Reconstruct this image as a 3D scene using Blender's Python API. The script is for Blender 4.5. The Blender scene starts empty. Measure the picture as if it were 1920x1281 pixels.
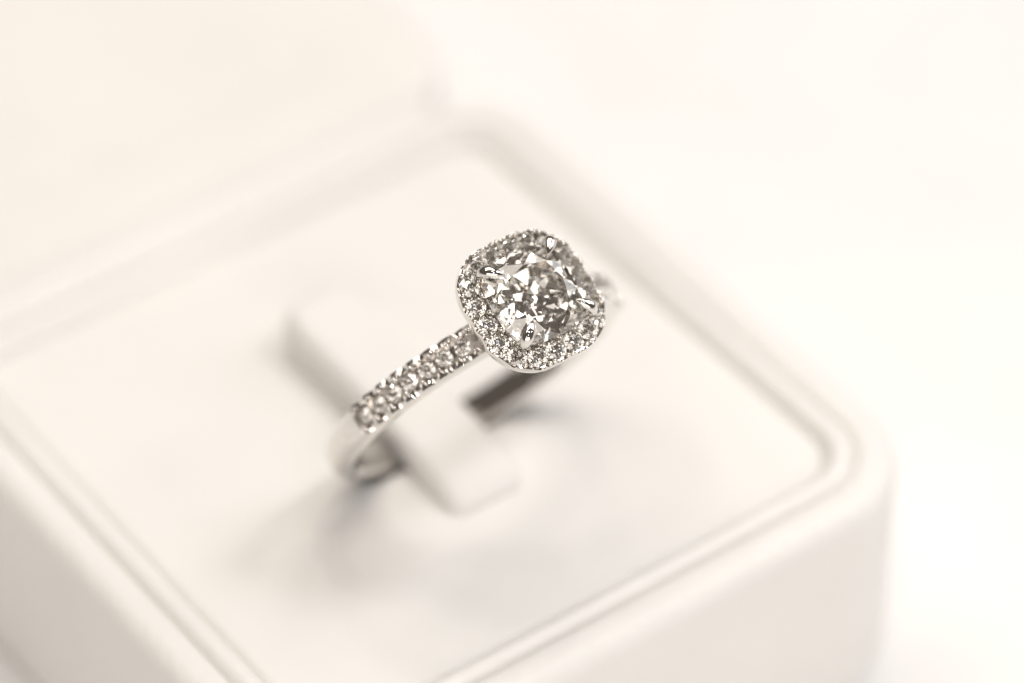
import bpy, bmesh, math, random
from mathutils import Vector, Matrix
R = math.radians
random.seed(7)
S = 0.1                      # all sizes below are in millimetres; 1 Blender unit = 1 cm
scene = bpy.context.scene
scene.unit_settings.system = 'METRIC'
scene.unit_settings.scale_length = 0.01
COL = scene.collection

# ------------------------------------------------------------------ camera
AZ, EL, DIST, FPX = -2.20272469, 0.73728365, 250.0, 7821.966
TGT = Vector((9.036, 1.524, 0.0))
nrm = Vector((math.cos(EL)*math.cos(AZ), math.cos(EL)*math.sin(AZ), math.sin(EL)))
cam_pos = TGT + DIST*nrm
cam = bpy.data.cameras.new('camera')
cam.sensor_width = 36.0
cam.lens = FPX/1920.0*36.0
cam.clip_start = 0.5
cam.clip_end = 5000.0
camo = bpy.data.objects.new('camera', cam)
COL.objects.link(camo)
camo.location = cam_pos*S
camo.rotation_euler = (-nrm).to_track_quat('-Z', 'Y').to_euler()
scene.camera = camo

# ring placement (needed for the focus distance)
TILT, RO = R(29.0), 9.6
NRM = Vector((0, -math.sin(TILT), math.cos(TILT)))
RC = Vector((0.45, -6.33, 7.37))          # centre of the finger hole
HALO_H = 11.8                            # halo plane above the ring centre
FOCUS = RC + NRM*(HALO_H+0.4) + Vector((-1.6, -0.6, 0))
cam.dof.use_dof = True
cam.dof.focus_distance = (cam_pos-FOCUS).dot(nrm)*S
APERTURE = 12.5                          # mm
cam.dof.aperture_fstop = cam.lens*1e-3/(APERTURE*S)
cam.dof.aperture_blades = 0

# ------------------------------------------------------------------ world, lamps, exposure
world = bpy.data.worlds.new('World'); scene.world = world
world.use_nodes = True
bg = world.node_tree.nodes['Background']
bg.inputs['Color'].default_value = (1.0, 0.86, 0.74, 1)
bg.inputs['Strength'].default_value = 0.13

def area(name, pos, aim, sx, sy, radiance, col):
    l = bpy.data.lights.new(name, 'AREA'); l.shape = 'RECTANGLE'
    l.size, l.size_y = sx*S, sy*S
    l.energy = radiance*math.pi*sx*sy*S*S
    l.color = col
    o = bpy.data.objects.new(name, l); COL.objects.link(o)
    o.location = Vector(pos)*S
    o.rotation_euler = (Vector(aim)-Vector(pos)).to_track_quat('-Z', 'Y').to_euler()
    return o
area('key_lamp', (146, -84, 248), (0, -4, 4), 48, 48, 29.0, (0.95, 0.975, 1.0))
area('window_light', (400, -90, 250), (0, 0, 0), 300, 240, 2.3, (0.97, 0.98, 1.0))
area('overhead_softbox', (70, 140, 445), (10, 0, 4), 440, 330, 3.4, (1.0, 0.92, 0.84))
area('front_softbox', (-290, -430, 165), (0, 0, 0), 540, 290, 3.2, (1.0, 0.92, 0.845))
# small unseen lamps, some tinted, added to put sparkle in the stones
WARM, COOL, ROSE = (1.0, 0.93, 0.84), (0.72, 0.84, 1.0), (1.0, 0.82, 0.76)
for k, (x, y, c) in enumerate(((-150, 120, WARM), (-60, -330, COOL), (90, 40, WARM), (330, 120, ROSE), (-120, 320, WARM), (260, -330, WARM), (30, -150, WARM), (-330, -280, COOL), (160, 230, WARM), (400, -120, WARM))):
    area('sparkle_lamp', (x, y, 420), (0, -8, 12), 14, 14, 130.0, c)

scene.render.engine = 'CYCLES'
cy = scene.cycles
cy.use_denoising = True
cy.max_bounces = 24; cy.transmission_bounces = 24; cy.glossy_bounces = 12; cy.diffuse_bounces = 6
cy.caustics_reflective = False; cy.caustics_refractive = False
cy.blur_glossy = 0.0
cy.sample_clamp_indirect = 8.0
vs = scene.view_settings
vs.view_transform = 'Standard'; vs.look = 'None'; vs.exposure = -0.2; vs.gamma = 1.0
vs.use_curve_mapping = False

# ------------------------------------------------------------------ materials
def mat(name):
    m = bpy.data.materials.new(name); m.use_nodes = True
    nt = m.node_tree
    return m, nt, nt.nodes['Principled BSDF']

def leather(name, col, scale, bump, rough, vary=0.02):
    m, nt, p = mat(name)
    N, L = nt.nodes, nt.links
    tc = N.new('ShaderNodeTexCoord')
    n1 = N.new('ShaderNodeTexVoronoi'); n1.inputs['Scale'].default_value = scale
    n1.feature = 'SMOOTH_F1'
    n2 = N.new('ShaderNodeTexNoise'); n2.inputs['Scale'].default_value = scale*0.6; n2.inputs['Detail'].default_value = 5
    n3 = N.new('ShaderNodeTexNoise'); n3.inputs['Scale'].default_value = 0.9; n3.inputs['Detail'].default_value = 3
    for n in (n1, n2, n3): L.new(tc.outputs['Object'], n.inputs['Vector'])
    add = N.new('ShaderNodeMath'); add.operation = 'ADD'
    L.new(n1.outputs['Distance'], add.inputs[0]); L.new(n2.outputs['Fac'], add.inputs[1])
    b = N.new('ShaderNodeBump'); b.inputs['Strength'].default_value = bump; b.inputs['Distance'].default_value = 0.006
    L.new(add.outputs[0], b.inputs['Height']); L.new(b.outputs['Normal'], p.inputs['Normal'])
    cr = N.new('ShaderNodeValToRGB')
    cr.color_ramp.elements[0].position = 0.3; cr.color_ramp.elements[1].position = 0.7
    cr.color_ramp.elements[0].color = (*[c*(1-vary) for c in col], 1)
    cr.color_ramp.elements[1].color = (*[min(1, c*(1+vary)) for c in col], 1)
    L.new(n3.outputs['Fac'], cr.inputs['Fac']); L.new(cr.outputs['Color'], p.inputs['Base Color'])
    p.inputs['Roughness'].default_value = rough
    p.inputs['Specular IOR Level'].default_value = 0.35
    return m
M_LEATHER = leather('white_leatherette', (0.85, 0.838, 0.815), 14, 0.6, 0.5)
M_PAD = leather('white_velvet_leatherette', (0.855, 0.842, 0.818), 22, 0.2, 0.6)
M_LINING = leather('cream_satin', (0.835, 0.815, 0.79), 18, 0.15, 0.6)
M_TABLE = leather('white_table', (0.88, 0.878, 0.872), 6, 0.05, 0.55)

def metal(name, col, rough, bump):
    m, nt, p = mat(name)
    N, L = nt.nodes, nt.links
    p.inputs['Metallic'].default_value = 1.0
    p.inputs['Base Color'].default_value = (*col, 1)
    tc = N.new('ShaderNodeTexCoord')
    n = N.new('ShaderNodeTexNoise'); n.inputs['Scale'].default_value = 9; n.inputs['Detail'].default_value = 4
    L.new(tc.outputs['Object'], n.inputs['Vector'])
    mr = N.new('ShaderNodeMapRange')
    mr.inputs['To Min'].default_value = rough*0.5; mr.inputs['To Max'].default_value = rough*1.6
    L.new(n.outputs['Fac'], mr.inputs['Value']); L.new(mr.outputs['Result'], p.inputs['Roughness'])
    b = N.new('ShaderNodeBump'); b.inputs['Strength'].default_value = bump; b.inputs['Distance'].default_value = 0.004
    L.new(n.outputs['Fac'], b.inputs['Height']); L.new(b.outputs['Normal'], p.inputs['Normal'])
    return m
M_METAL = metal('white_gold', (0.78, 0.755, 0.725), 0.06, 0.12)
M_BEAD = metal('white_gold_bead', (0.86, 0.83, 0.79), 0.06, 0.25)

def diamond_mat(name, col):
    m = bpy.data.materials.new(name); m.use_nodes = True
    nt = m.node_tree; N, L = nt.nodes, nt.links
    N.remove(N['Principled BSDF'])
    g = N.new('ShaderNodeBsdfGlass'); g.inputs['IOR'].default_value = 2.417
    g.inputs['Roughness'].default_value = 0.0
    g.inputs['Color'].default_value = (*col, 1)
    L.new(g.outputs[0], N['Material Output'].inputs['Surface'])
    return m
M_DIAMOND = diamond_mat('diamond', (0.99, 0.985, 0.975))

# ------------------------------------------------------------------ helpers
def mesh_obj(name, verts, faces, m, parent=None, smooth=False, scale=S):
    me = bpy.data.meshes.new(name)
    me.from_pydata([tuple(Vector(v)*scale) for v in verts], [], faces)
    me.update()
    bm = bmesh.new(); bm.from_mesh(me)
    bmesh.ops.recalc_face_normals(bm, faces=bm.faces[:])
    bm.to_mesh(me); bm.free()
    if smooth:
        me.polygons.foreach_set('use_smooth', [True]*len(me.polygons))
    me.materials.append(m)
    o = bpy.data.objects.new(name, me); COL.objects.link(o)
    if parent: o.parent = parent
    return o

def inst(name, me, parent, mtx):
    o = bpy.data.objects.new(name, me); COL.objects.link(o)
    o.parent = parent; o.matrix_local = mtx
    return o

CCI = 15.4         # the same for the pad, whose corners are tighter
CC = 15.6          # centre of the corner arcs of every outline of the box
def rr_loop(half, z, cc=None, n=10, far=1.2, cy_=0.0):
    base = CC if cc is None else cc
    pts = []
    for k, (sx, sy) in enumerate(((1, 1), (-1, 1), (-1, -1), (1, -1))):
        cc = min(base+(far if k < 2 else 0.0), half-0.4)      # the hinge-side corners are folded tighter
        r = half-cc
        for i in range(n+1):
            a = R(90*k+90*i/n)
            pts.append((sx*cc+r*math.cos(a), cy_+sy*cc+r*math.sin(a), z))
    return pts

def sweep_loops(loops, close_first=False, close_last=False, wrap=False):
    n = len(loops[0]); verts = [p for l in loops for p in l]; faces = []
    m = len(loops)
    for j in range(m if wrap else m-1):
        a, b = j*n, ((j+1) % m)*n
        for i in range(n):
            k = (i+1) % n
            faces.append((a+i, a+k, b+k, b+i))
    if close_first: faces.append(tuple(range(n))[::-1])
    if close_last: faces.append(tuple(range((m-1)*n, m*n)))
    return verts, faces

def arc(cx, cz, r, a0, a1, n):
    return [(cx+r*math.cos(R(a0+(a1-a0)*i/n)), cz+r*math.sin(R(a0+(a1-a0)*i/n))) for i in range(n+1)]

# ------------------------------------------------------------------ table
v = [(-6000, -6000, -15), (6000, -6000, -15), (6000, 6000, -15), (-6000, 6000, -15)]
table = mesh_obj('table', v, [(0, 1, 2, 3)], M_TABLE)
table['kind'] = 'structure'

# ------------------------------------------------------------------ ring box
box = bpy.data.objects.new('ring_box', None); COL.objects.link(box)
box.location = (0, 0, -15*S)
box['label'] = 'open white leatherette ring box with rounded corners and piped inner rim'
box['category'] = 'ring box'
Z0 = 15.0      # box-local height of the pad surface

# outer shell: bottom, rounded outer wall, soft rim edge, down into the groove
prof = [(20.3, -15.0)] + arc(21.2, -13.6, 1.4, -90, 0, 6)[0:]
prof += arc(21.2, -0.75, 1.4, 0, 90, 8)
prof += [(20.9, 0.66)] + arc(20.62, 0.22, 0.42, 90, 180, 5) + [(20.12, 0.08), (19.7, -0.02), (19.5, -1.5)]
v, f = sweep_loops([rr_loop(h, z+Z0) for h, z in prof], close_first=True)
shell = mesh_obj('outer_shell', v, f, M_LEATHER, box, True)

# inner lip: the piped bead between rim and pad
prof = [(20.02, -1.5), (20.02, 0.0)] + arc(19.3, -0.02, 0.71, 5, 175, 12) + [(18.55, -0.28), (18.2, -0.42), (18.0, -1.5)]
v, f = sweep_loops([rr_loop(h, z+Z0, cc=CCI+(CC-CCI)*max(0, min(1, (h-18.5)/1.5))) for h, z in prof])
lip = mesh_obj('inner_lip', v, f, M_LEATHER, box, True)

# pad with the ring slot cut in it
SLX, SLY0, SLY1 = 5.0, -3.75, -1.05
def make_pad():
    bm = bmesh.new()
    prof = [(18.5, -1.6), (18.42, -0.75)] + arc(17.75, -0.62, 0.62, 5, 90, 6)
    loops = []
    for h, z in prof:
        loops.append([bm.verts.new(Vector(p)*S) for p in rr_loop(h, z+Z0, cc=min(CCI, h-0.5))])
    n = len(loops[0])
    for a, b in zip(loops, loops[1:]):
        for i in range(n):
            bm.faces.new((a[i], a[(i+1) % n], b[(i+1) % n], b[i]))
    e = []
    top = loops[-1]
    for i in range(n): e.append(bm.edges.get((top[i], top[(i+1) % n])))
    hole = []
    cyy, hy = (SLY0+SLY1)/2, (SLY1-SLY0)/2
    rc = 0.7
    for k, (sx, sy) in enumerate(((1, 1), (-1, 1), (-1, -1), (1, -1))):
        for i in range(5):
            a = R(90*k+90*i/4)
            hole.append((sx*(SLX-rc)+rc*math.cos(a), cyy+sy*(hy-rc)+rc*math.sin(a)))
    prev = None; first = None
    for dz, grow in ((0, 0.12), (-0.1, 0.03), (-0.3, 0.0), (-3.2, 0.0)):
        ring = []
        for (x, y) in hole:
            d = Vector((x, y-cyy)).normalized()*grow
            ring.append(bm.verts.new(Vector((x+d.x, y+d.y, Z0+dz))*S))
        if prev:
            m = len(ring)
            for i in range(m): bm.faces.new((prev[i], prev[(i+1) % m], ring[(i+1) % m], ring[i]))
        else: first = ring
        prev = ring
    bm.faces.new(prev)
    m = len(first)
    for i in range(m):
        ed = bm.edges.get((first[i], first[(i+1) % m])); e.append(ed)
    bmesh.ops.triangle_fill(bm, edges=e, use_beauty=True)
    bmesh.ops.recalc_face_normals(bm, faces=bm.faces[:])
    me = bpy.data.meshes.new('pad'); bm.to_mesh(me); bm.free()
    me.materials.append(M_PAD)
    me.polygons.foreach_set('use_smooth', [True]*len(me.polygons))
    o = bpy.data.objects.new('pad', me); COL.objects.link(o); o.parent = box
    return o
pad = make_pad()
md = pad.modifiers.new('edge', 'EDGE_SPLIT'); md.split_angle = R(35)

# ring tongue: a rounded strip that runs through the ring over the slot
def make_tongue():
    def lerp(tab, y):
        for (a, za), (b, zb_) in zip(tab, tab[1:]):
            if a <= y <= b: return za+(zb_-za)*(y-a)/(b-a)
        return tab[-1][1]
    TOP = [(-8.9, 0.35), (-8.5, 0.80), (-7.9, 1.25), (-7.0, 1.65), (-5.5, 1.98), (-3.0, 2.22), (2.0, 2.58), (9.7, 3.0)]
    BOT = [(-8.9, -0.2), (-7.5, -0.1), (-2.5, 0.34), (3.0, 0.25), (9.7, -0.05)]
    Y0, Y1, X = -8.9, 9.7, 2.5
    ys = [Y0+0.02, Y0+.12, Y0+.3, Y0+.55, Y0+.9]+[Y0+.9+(Y1-1.6-Y0-.9)*k/16 for k in range(1, 17)]+[Y1-1.6+1.6*math.sin(math.pi/2*k/9) for k in range(1, 9)]+[Y1-.005]
    loops = []
    for y in ys:
        w, zt, zb = X, lerp(TOP, y), lerp(BOT, y)
        d = Y1-y
        if d < 1.6: w = X-1.6+math.sqrt(max(0, 1.6**2-(1.6-d)**2))
        if d < 1.0: zt -= 1.0-math.sqrt(max(0, 1-(1-d)**2))
        d = y-Y0
        if d < 0.9: w = X-0.9+math.sqrt(max(0, 0.81-(0.9-d)**2))
        r = min(0.95, w*0.6, (zt-zb)*0.75); q = min(0.2, (zt-zb)*0.2)
        lp = []
        for k in range(8):
            a = math.pi/2*k/7
            lp.append((w-r+r*math.cos(a), y, Z0+zt-r+r*math.sin(a)))
        for k in range(8):
            a = math.pi/2+math.pi/2*k/7
            lp.append((-w+r+r*math.cos(a), y, Z0+zt-r+r*math.sin(a)))
        lp += [(-w, y, Z0+zb+q), (-w+q, y, Z0+zb), (w-q, y, Z0+zb), (w, y, Z0+zb+q)]
        loops.append(lp)
    v, f = sweep_loops(loops, True, True)
    return mesh_obj('tongue', v, f, M_PAD, box, True)
make_tongue()

# lid folded right back, its inside facing up
LY = 45.5
prof = [(20.3, -15.0)] + arc(21.2, -13.6, 1.4, -90, 0, 6)
prof += arc(21.2, -0.95, 1.4, 0, 90, 8) + [(17.2, 0.45)]
prof += [(16.4, 0.45), (15.8, 0.44), (15.2, 0.42), (14.6, 0.39), (14.2, 0.35)]
prof += [(14.0, -2.0)]
v, f = sweep_loops([rr_loop(h, z+Z0, cc=min(CC, h-1.6), cy_=LY) for h, z in prof], close_first=True)
lid = mesh_obj('lid', v, f, M_LINING, box, True)
prof = [(14.6, 0.1), (14.5, 0.42), (13.9, 0.47)]
v, f = sweep_loops([rr_loop(h, z+Z0, cc=12.4, cy_=LY) for h, z in prof], close_last=True)
mesh_obj('lid_lining', v, f, M_LINING, lid)
# leather hinge strip bridging the two rims
hp = [(21.3, 0.52), (21.9, 0.72), (22.7, 0.66), (23.6, 0.60), (24.3, 0.30), (24.3, -1.2), (21.3, -1.2)]
hv = [(x, y, Z0+z) for x in (-17.2, 17.2) for y, z in hp]
k = len(hp)
fa = [(i, (i+1) % k, k+(i+1) % k, k+i) for i in range(k)]+[tuple(range(k)), tuple(range(k, 2*k))]
mesh_obj('hinge', hv, fa, M_LEATHER, lid, False)

# ------------------------------------------------------------------ ring
ring = bpy.data.objects.new('diamond_ring', None); COL.objects.link(ring)
ring.location = (RC - NRM*RO)*S
ring.rotation_euler = (TILT, 0, 0)
ring['label'] = 'white gold diamond ring with square halo held upright in the box'
ring['category'] = 'ring'
# ring-local frame (mm): x along the finger-hole diameter, z up through the stone, hole centre at z = RO

def brilliant(rad, rho=lambda a: 1.0, table=0.56, crown=0.30, pav=0.84, m_r=0.78, p_r=0.24, gird=0.035, tabrho=None):
    """57-facet brilliant; rho shapes the outline, z=0 at the girdle."""
    tabrho = tabrho or rho
    P = lambda r, a, z, fn=rho: (rad*r*fn(a)*math.cos(a), rad*r*fn(a)*math.sin(a), rad*z)
    vs_, fs = [], []
    c8 = math.cos(math.pi/8)
    zt = crown
    zm = zt*(1-m_r*c8)/(1-table)
    T = []; Mi = []; GU = []; GL = []; PV = []
    for i in range(8):
        vs_.append(P(table, i*math.pi/4, gird+zt, tabrho)); T.append(len(vs_)-1)
    for i in range(8):
        vs_.append(P(m_r, (i+.5)*math.pi/4, gird+zm)); Mi.append(len(vs_)-1)
    for i in range(16):
        vs_.append(P(1, i*math.pi/8, gird)); GU.append(len(vs_)-1)
    for i in range(16):
        vs_.append(P(1, i*math.pi/8, -gird)); GL.append(len(vs_)-1)
    zp = -pav*(1-p_r*c8)
    for i in range(8):
        vs_.append(P(p_r, (i+.5)*math.pi/4, -gird+zp)); PV.append(len(vs_)-1)
    vs_.append((0, 0, rad*(-gird-pav))); cu = len(vs_)-1
    fs.append(tuple(T))
    for i in range(8):
        j = (i+1) % 8
        fs.append((T[i], Mi[i], T[j]))
        fs.append((T[i], Mi[i-1], GU[2*i])); fs.append((T[i], GU[2*i], Mi[i]))
        fs.append((Mi[i], GU[2*i], GU[2*i+1])); fs.append((Mi[i], GU[2*i+1], GU[(2*i+2) % 16]))
        fs.append((cu, PV[i-1], GL[2*i])); fs.append((cu, GL[2*i], PV[i]))
        fs.append((PV[i], GL[2*i], GL[2*i+1])); fs.append((PV[i], GL[2*i+1], GL[(2*i+2) % 16]))
    for i in range(16):
        j = (i+1) % 16
        fs.append((GU[i], GU[j], GL[j], GL[i]))
    return vs_, fs

def to_mesh(name, v, f, m, smooth=False):
    me = bpy.data.meshes.new(name); me.from_pydata([tuple(Vector(p)*S) for p in v], [], f); me.update()
    bm = bmesh.new(); bm.from_mesh(me); bmesh.ops.recalc_face_normals(bm, faces=bm.faces[:]); bm.to_mesh(me); bm.free()
    if smooth: me.polygons.foreach_set('use_smooth', [True]*len(me.polygons))
    me.materials.append(m); return me

def ball_mesh(name, m, squash=1.0):
    bm = bmesh.new(); bmesh.ops.create_uvsphere(bm, u_segments=10, v_segments=6, radius=1.0*S)
    for v_ in bm.verts: v_.co.z *= squash
    me = bpy.data.meshes.new(name); bm.to_mesh(me); bm.free()
    me.polygons.foreach_set('use_smooth', [True]*len(me.polygons)); me.materials.append(m); return me

# ---- band
STEP = 7.05                       # degrees between the band stones
FIRST = 25.2                      # lowest stone, degrees above the diameter
band_ang = []
for k in range(7):
    band_ang += [FIRST+STEP*k, 180-FIRST-STEP*k]
BW, RI, STONE_R = 1.95, 8.05, 0.485
def pave(phi):                    # 0 plain shank .. 1 pave zone
    d = min(abs(phi-a) for a in band_ang)
    in_zone = (FIRST <= phi <= 180-FIRST)
    if in_zone: return 1.0
    e = (FIRST-phi) if phi < 90 else (phi-(180-FIRST))
    return max(0.0, min(1.0, 1-(e-3.2)/1.2))
def make_band():
    n = 720; loops = []
    for i in range(n):
        phi = -90+360*i/n
        p = phi if phi <= 180 else phi-360
        t = pave(p) if 0 < p < 180 else 0.0
        w = BW/2
        sc = 0.0
        if t > 0:
            d = min(abs(p-a) for a in band_ang)*math.pi/180*RO
            sc = 0.30*max(0, 1-d/0.42)
        low = math.sin(R(p)) < 0
        ro = RO - (0.18 if low else 0.18*(1-min(1, math.sin(R(p))*3)))
        A = [(-w, RI+.28), (-w, ro-.22-sc*1.5), (-w+.07, ro-.03-sc), (-w+.24, ro-.03-sc*.6), (-w+.38, ro-.16), (-w+.46, ro-1.15), (0, ro-1.25),
             (w-.46, ro-1.15), (w-.38, ro-.16), (w-.24, ro-.03-sc*.6), (w-.07, ro-.03-sc), (w, ro-.22-sc*1.5), (w, RI+.28), (w-.25, RI+.03), (0, RI), (-w+.25, RI+.03)]
        B = [(-w, RI+.35), (-w+.01, ro-.62), (-w+.10, ro-.38), (-w+.24, ro-.22), (-w+.40, ro-.11), (-w+.62, ro-.035), (0, ro),
             (w-.62, ro-.035), (w-.40, ro-.11), (w-.24, ro-.22), (w-.10, ro-.38), (w-.01, ro-.62), (w, RI+.35), (w-.25, RI+.03), (0, RI), (-w+.25, RI+.03)]
        lp = []
        for (a, b) in zip(A, B):
            y = a[0]*t+b[0]*(1-t); r = a[1]*t+b[1]*(1-t)
            lp.append((r*math.cos(R(phi)), y, RO+r*math.sin(R(phi))))
        loops.append(lp)
    v, f = sweep_loops(loops, wrap=True)
    o = mesh_obj('band', v, f, M_METAL, ring, True)
    o.modifiers.new('edge', 'EDGE_SPLIT').split_angle = R(32)
    return o
band = make_band()

ACC = to_mesh('accent_diamond', *brilliant(1.0), M_DIAMOND)
BEAD = ball_mesh('bead', M_BEAD)
FISHTAIL = ball_mesh('fishtail_claw', M_METAL)
def radial_frame(phi, r, y):      # local +z points outwards from the ring
    a = R(phi)
    z = Vector((math.cos(a), 0, math.sin(a))); yv = Vector((0, 1, 0)); x = yv.cross(z)
    m = Matrix((x, yv, z)).transposed().to_4x4()
    m.translation = (Vector((0, 0, RO))+z*r+yv*y)*S
    return m
def jit(a): return random.uniform(-a, a)
for a in band_ang:
    m = radial_frame(a, RO-0.17, 0) @ Matrix.Rotation(random.uniform(0, 0.8), 4, 'Z') @ Matrix.Rotation(jit(.05), 4, 'X') @ Matrix.Rotation(jit(.05), 4, 'Y') @ Matrix.Scale(STONE_R, 4)
    inst('accent_diamond', ACC, band, m)
for s in (0, 1):
    seq = sorted(band_ang[s::2])
    gaps = [(p+q)/2 for p, q in zip(seq, seq[1:])]
    gaps += [seq[0]-STEP/2, seq[-1]+STEP/2]
    for g in gaps:
        for sy in (-1, 1):
            for dg in (-0.75, 0.75):
                m = radial_frame(g+dg+jit(.15), RO-0.07, sy*(0.60+jit(.03))) @ Matrix.Rotation(sy*dg*0.5, 4, 'Z') @ Matrix.Rotation(-sy*0.35, 4, 'X') @ Matrix.Diagonal((.10, .29, .12, 1))
                inst('fishtail_claw', FISHTAIL, band, m)

# ---- halo
HZ = RO+HALO_H
def sq_loop(half, r, z, n=9, m=8):
    c = half-r; pts = []
    for k, (sx, sy) in enumerate(((1, 1), (-1, 1), (-1, -1), (1, -1))):
        for i in range(n+1):
            a = R(90*k+90*i/n)
            pts.append(Vector((sx*c+r*math.cos(a), sy*c+r*math.sin(a), z)))
    return pts
def resample(pts, n, off=0.0):
    L = [0]
    for i in range(len(pts)): L.append(L[-1]+(pts[(i+1) % len(pts)]-pts[i]).length)
    tot = L[-1]; out = []
    for k in range(n):
        t = ((k+off)/n*tot) % tot
        for i in range(len(pts)):
            if L[i] <= t <= L[i+1]:
                u = (t-L[i])/max(1e-9, L[i+1]-L[i])
                out.append(pts[i].lerp(pts[(i+1) % len(pts)], u)); break
    return out
NST, HALF, HR = 18, 3.84, 2.85
MID = 3.12
midline = sq_loop(MID, HR-(HALF-MID), 0, 24)
st = resample(midline, NST, 0.35)
NS = 288
mid_s = resample(midline, NS)
def tang(i):
    d = (mid_s[(i+1) % NS]-mid_s[i-1]).normalized(); return Vector((d.y, -d.x, 0))
def make_halo():
    loops = []
    for i in range(NS):
        c = mid_s[i]; o = tang(i)
        if o.dot(c) < 0: o = -o
        d = min((c-s_).length for s_ in st)
        sc = 0.28*max(0, 1-d/0.42)
        W = HALF-MID
        prof = [(W-.45, -.85), (W-.14, -.72), (W-.02, -.52), (W, -.20-sc*.6), (W-.03, .0-sc*.8), (W-.10, .02-sc*1.2), (W-.14, -.14), (W-.16, -.70),
                (-.60, -.70), (-.60, -.10), (-.70, -.02), (-.80, -.10), (-.80, -1.2)]
        loops.append([(c.x+o.x*a, c.y+o.y*a, HZ+z) for a, z in prof])
    v, f = sweep_loops(loops, wrap=True)
    n = len(loops[0])
    for i in range(NS):
        f.append((i*n+n-1, ((i+1) % NS)*n+n-1, ((i+1) % NS)*n, i*n))
    o = mesh_obj('halo_setting', v, f, M_METAL, ring, True)
    o.modifiers.new('edge', 'EDGE_SPLIT').split_angle = R(32)
    return o
halo = make_halo()
flash = min(st, key=lambda q: (q-Vector((-3.0, 1.9, 0))).length)
for s_ in st:
    tx, ty = (jit(.05), -0.12+jit(.045)) if s_ is not flash else (-0.01, 0.035)
    m = Matrix.Translation(Vector((s_.x, s_.y, HZ-0.10+jit(.02)))*S) @ Matrix.Rotation(ty, 4, 'Y') @ Matrix.Rotation(tx, 4, 'X') @ Matrix.Rotation(random.uniform(0, .8), 4, 'Z') @ Matrix.Scale(0.575, 4)
    inst('accent_diamond', ACC, halo, m)
for k in range(NST):
    a, b = st[k], st[(k+1) % NST]
    g = (a+b)/2
    t = (b-a).normalized(); o = Vector((t.y, -t.x, 0))
    if o.dot(g) < 0: o = -o
    for dt, do, rr in ((-.15, .58, .15), (.15, .58, .15), (0, -.50, .16)):
        p = g+t*(dt+jit(.02))+o*(do+jit(.02))
        inst('bead', BEAD, halo, Matrix.Translation(Vector((p.x, p.y, HZ+.02))*S) @ Matrix.Diagonal((rr, rr, rr*1.2, 1)))

# ---- gallery under the halo
loops = []
for h, z in ((2.05, -2.3), (2.3, -2.3), (2.4, -2.05), (2.3, -1.8), (2.05, -1.8)):
    loops.append([tuple(p) for p in sq_loop(h, 1.2, HZ+z, 8)])
v, f = sweep_loops(loops, wrap=True)
mesh_obj('gallery', v, f, M_METAL, ring, True)

# ---- centre stone (antique cushion) and its four claws
def cush(a, p=3.3): return (abs(math.cos(a))**p+abs(math.sin(a))**p)**(-1/p)
CSZ = HZ+0.62
def cushion_stone(rad, table=0.60, crown=0.29, m_r=0.80, gird=0.02):
    """cushion with a broken-up pavilion: two staggered rings of facets below the girdle"""
    v0, f0 = brilliant(rad, rho=cush, table=table, crown=crown, m_r=m_r, gird=gird, tabrho=lambda a: cush(a, 2.7))
    v = v0[:48]; f = [q for q in f0 if max(q) < 48]
    P = lambda r, a, z, p: (rad*r*cush(a, p)*math.cos(a), rad*r*cush(a, p)*math.sin(a), rad*z)
    G = list(range(32, 48)); A = []; B = []
    for i in range(8): v.append(P(0.60, (i+.5)*math.pi/4, -gird-0.36, 2.6)); A.append(len(v)-1)
    for i in range(8): v.append(P(0.26, (i+.12)*math.pi/4, -gird-0.64, 2.2)); B.append(len(v)-1)
    v.append((0.03*rad, 0.02*rad, rad*(-gird-0.80))); cu = len(v)-1
    for i in range(8):
        j = (i+1) % 8
        f.append((A[i], G[2*i], G[2*i+1])); f.append((A[i], G[2*i+1], G[(2*i+2) % 16]))
        f.append((A[i], G[(2*i+2) % 16], A[j]))
        f.append((B[i], A[i-1], A[i])); f.append((B[i], A[i], B[j])); f.append((B[i], B[j], cu))
    return v, f
v, f = cushion_stone(2.62)
cs = mesh_obj('center_diamond', v, f, M_DIAMOND, ring)
cs.location = (0, 0, CSZ*S); cs.rotation_euler = (0.0, -0.085, 0)
cs['label'] = 'large cushion-cut diamond in the middle of the halo'

def claw_mesh():
    # path in the (radial, z) plane of one corner; sections are ellipses
    path = [(2.15, -2.3, .34, .34), (2.55, -1.2, .34, .34), (2.95, -.2, .36, .36), (3.14, .5, .34, .34), (3.17, .98, .35, .31), (3.04, 1.32, .35, .27), (2.74, 1.47, .31, .21), (2.38, 1.53, .20, .15), (2.06, 1.52, .03, .04)]
    # refine with Catmull-Rom
    P = []
    for i in range(len(path)-1):
        p0 = path[max(0, i-1)]; p1 = path[i]; p2 = path[i+1]; p3 = path[min(len(path)-1, i+2)]
        for k in range(4):
            t = k/4
            P.append(tuple(0.5*((2*b)+(-a+c)*t+(2*a-5*b+4*c-d)*t*t+(-a+3*b-3*c+d)*t**3) for a, b, c, d in zip(p0, p1, p2, p3)))
    P.append(path[-1])
    loops = []
    for i, (r, z, wa, wb) in enumerate(P):
        q0, q1 = P[max(0, i-1)], P[min(len(P)-1, i+1)]
        t = Vector((q1[0]-q0[0], 0, q1[1]-q0[1])).normalized()
        nn = Vector((-t.z, 0, t.x)); yy = Vector((0, 1, 0))
        c = Vector((r, 0, z+HZ))
        loops.append([tuple(c+yy*wa*math.cos(u)+nn*wb*math.sin(u)) for u in [2*math.pi*k/12 for k in range(12)]])
    return to_mesh('claw_prong', *sweep_loops(loops, True, True), M_METAL, True)
CLAW = claw_mesh()
for k in range(4):
    inst('claw_prong', CLAW, ring, Matrix.Rotation(R(45+90*k), 4, 'Z'))
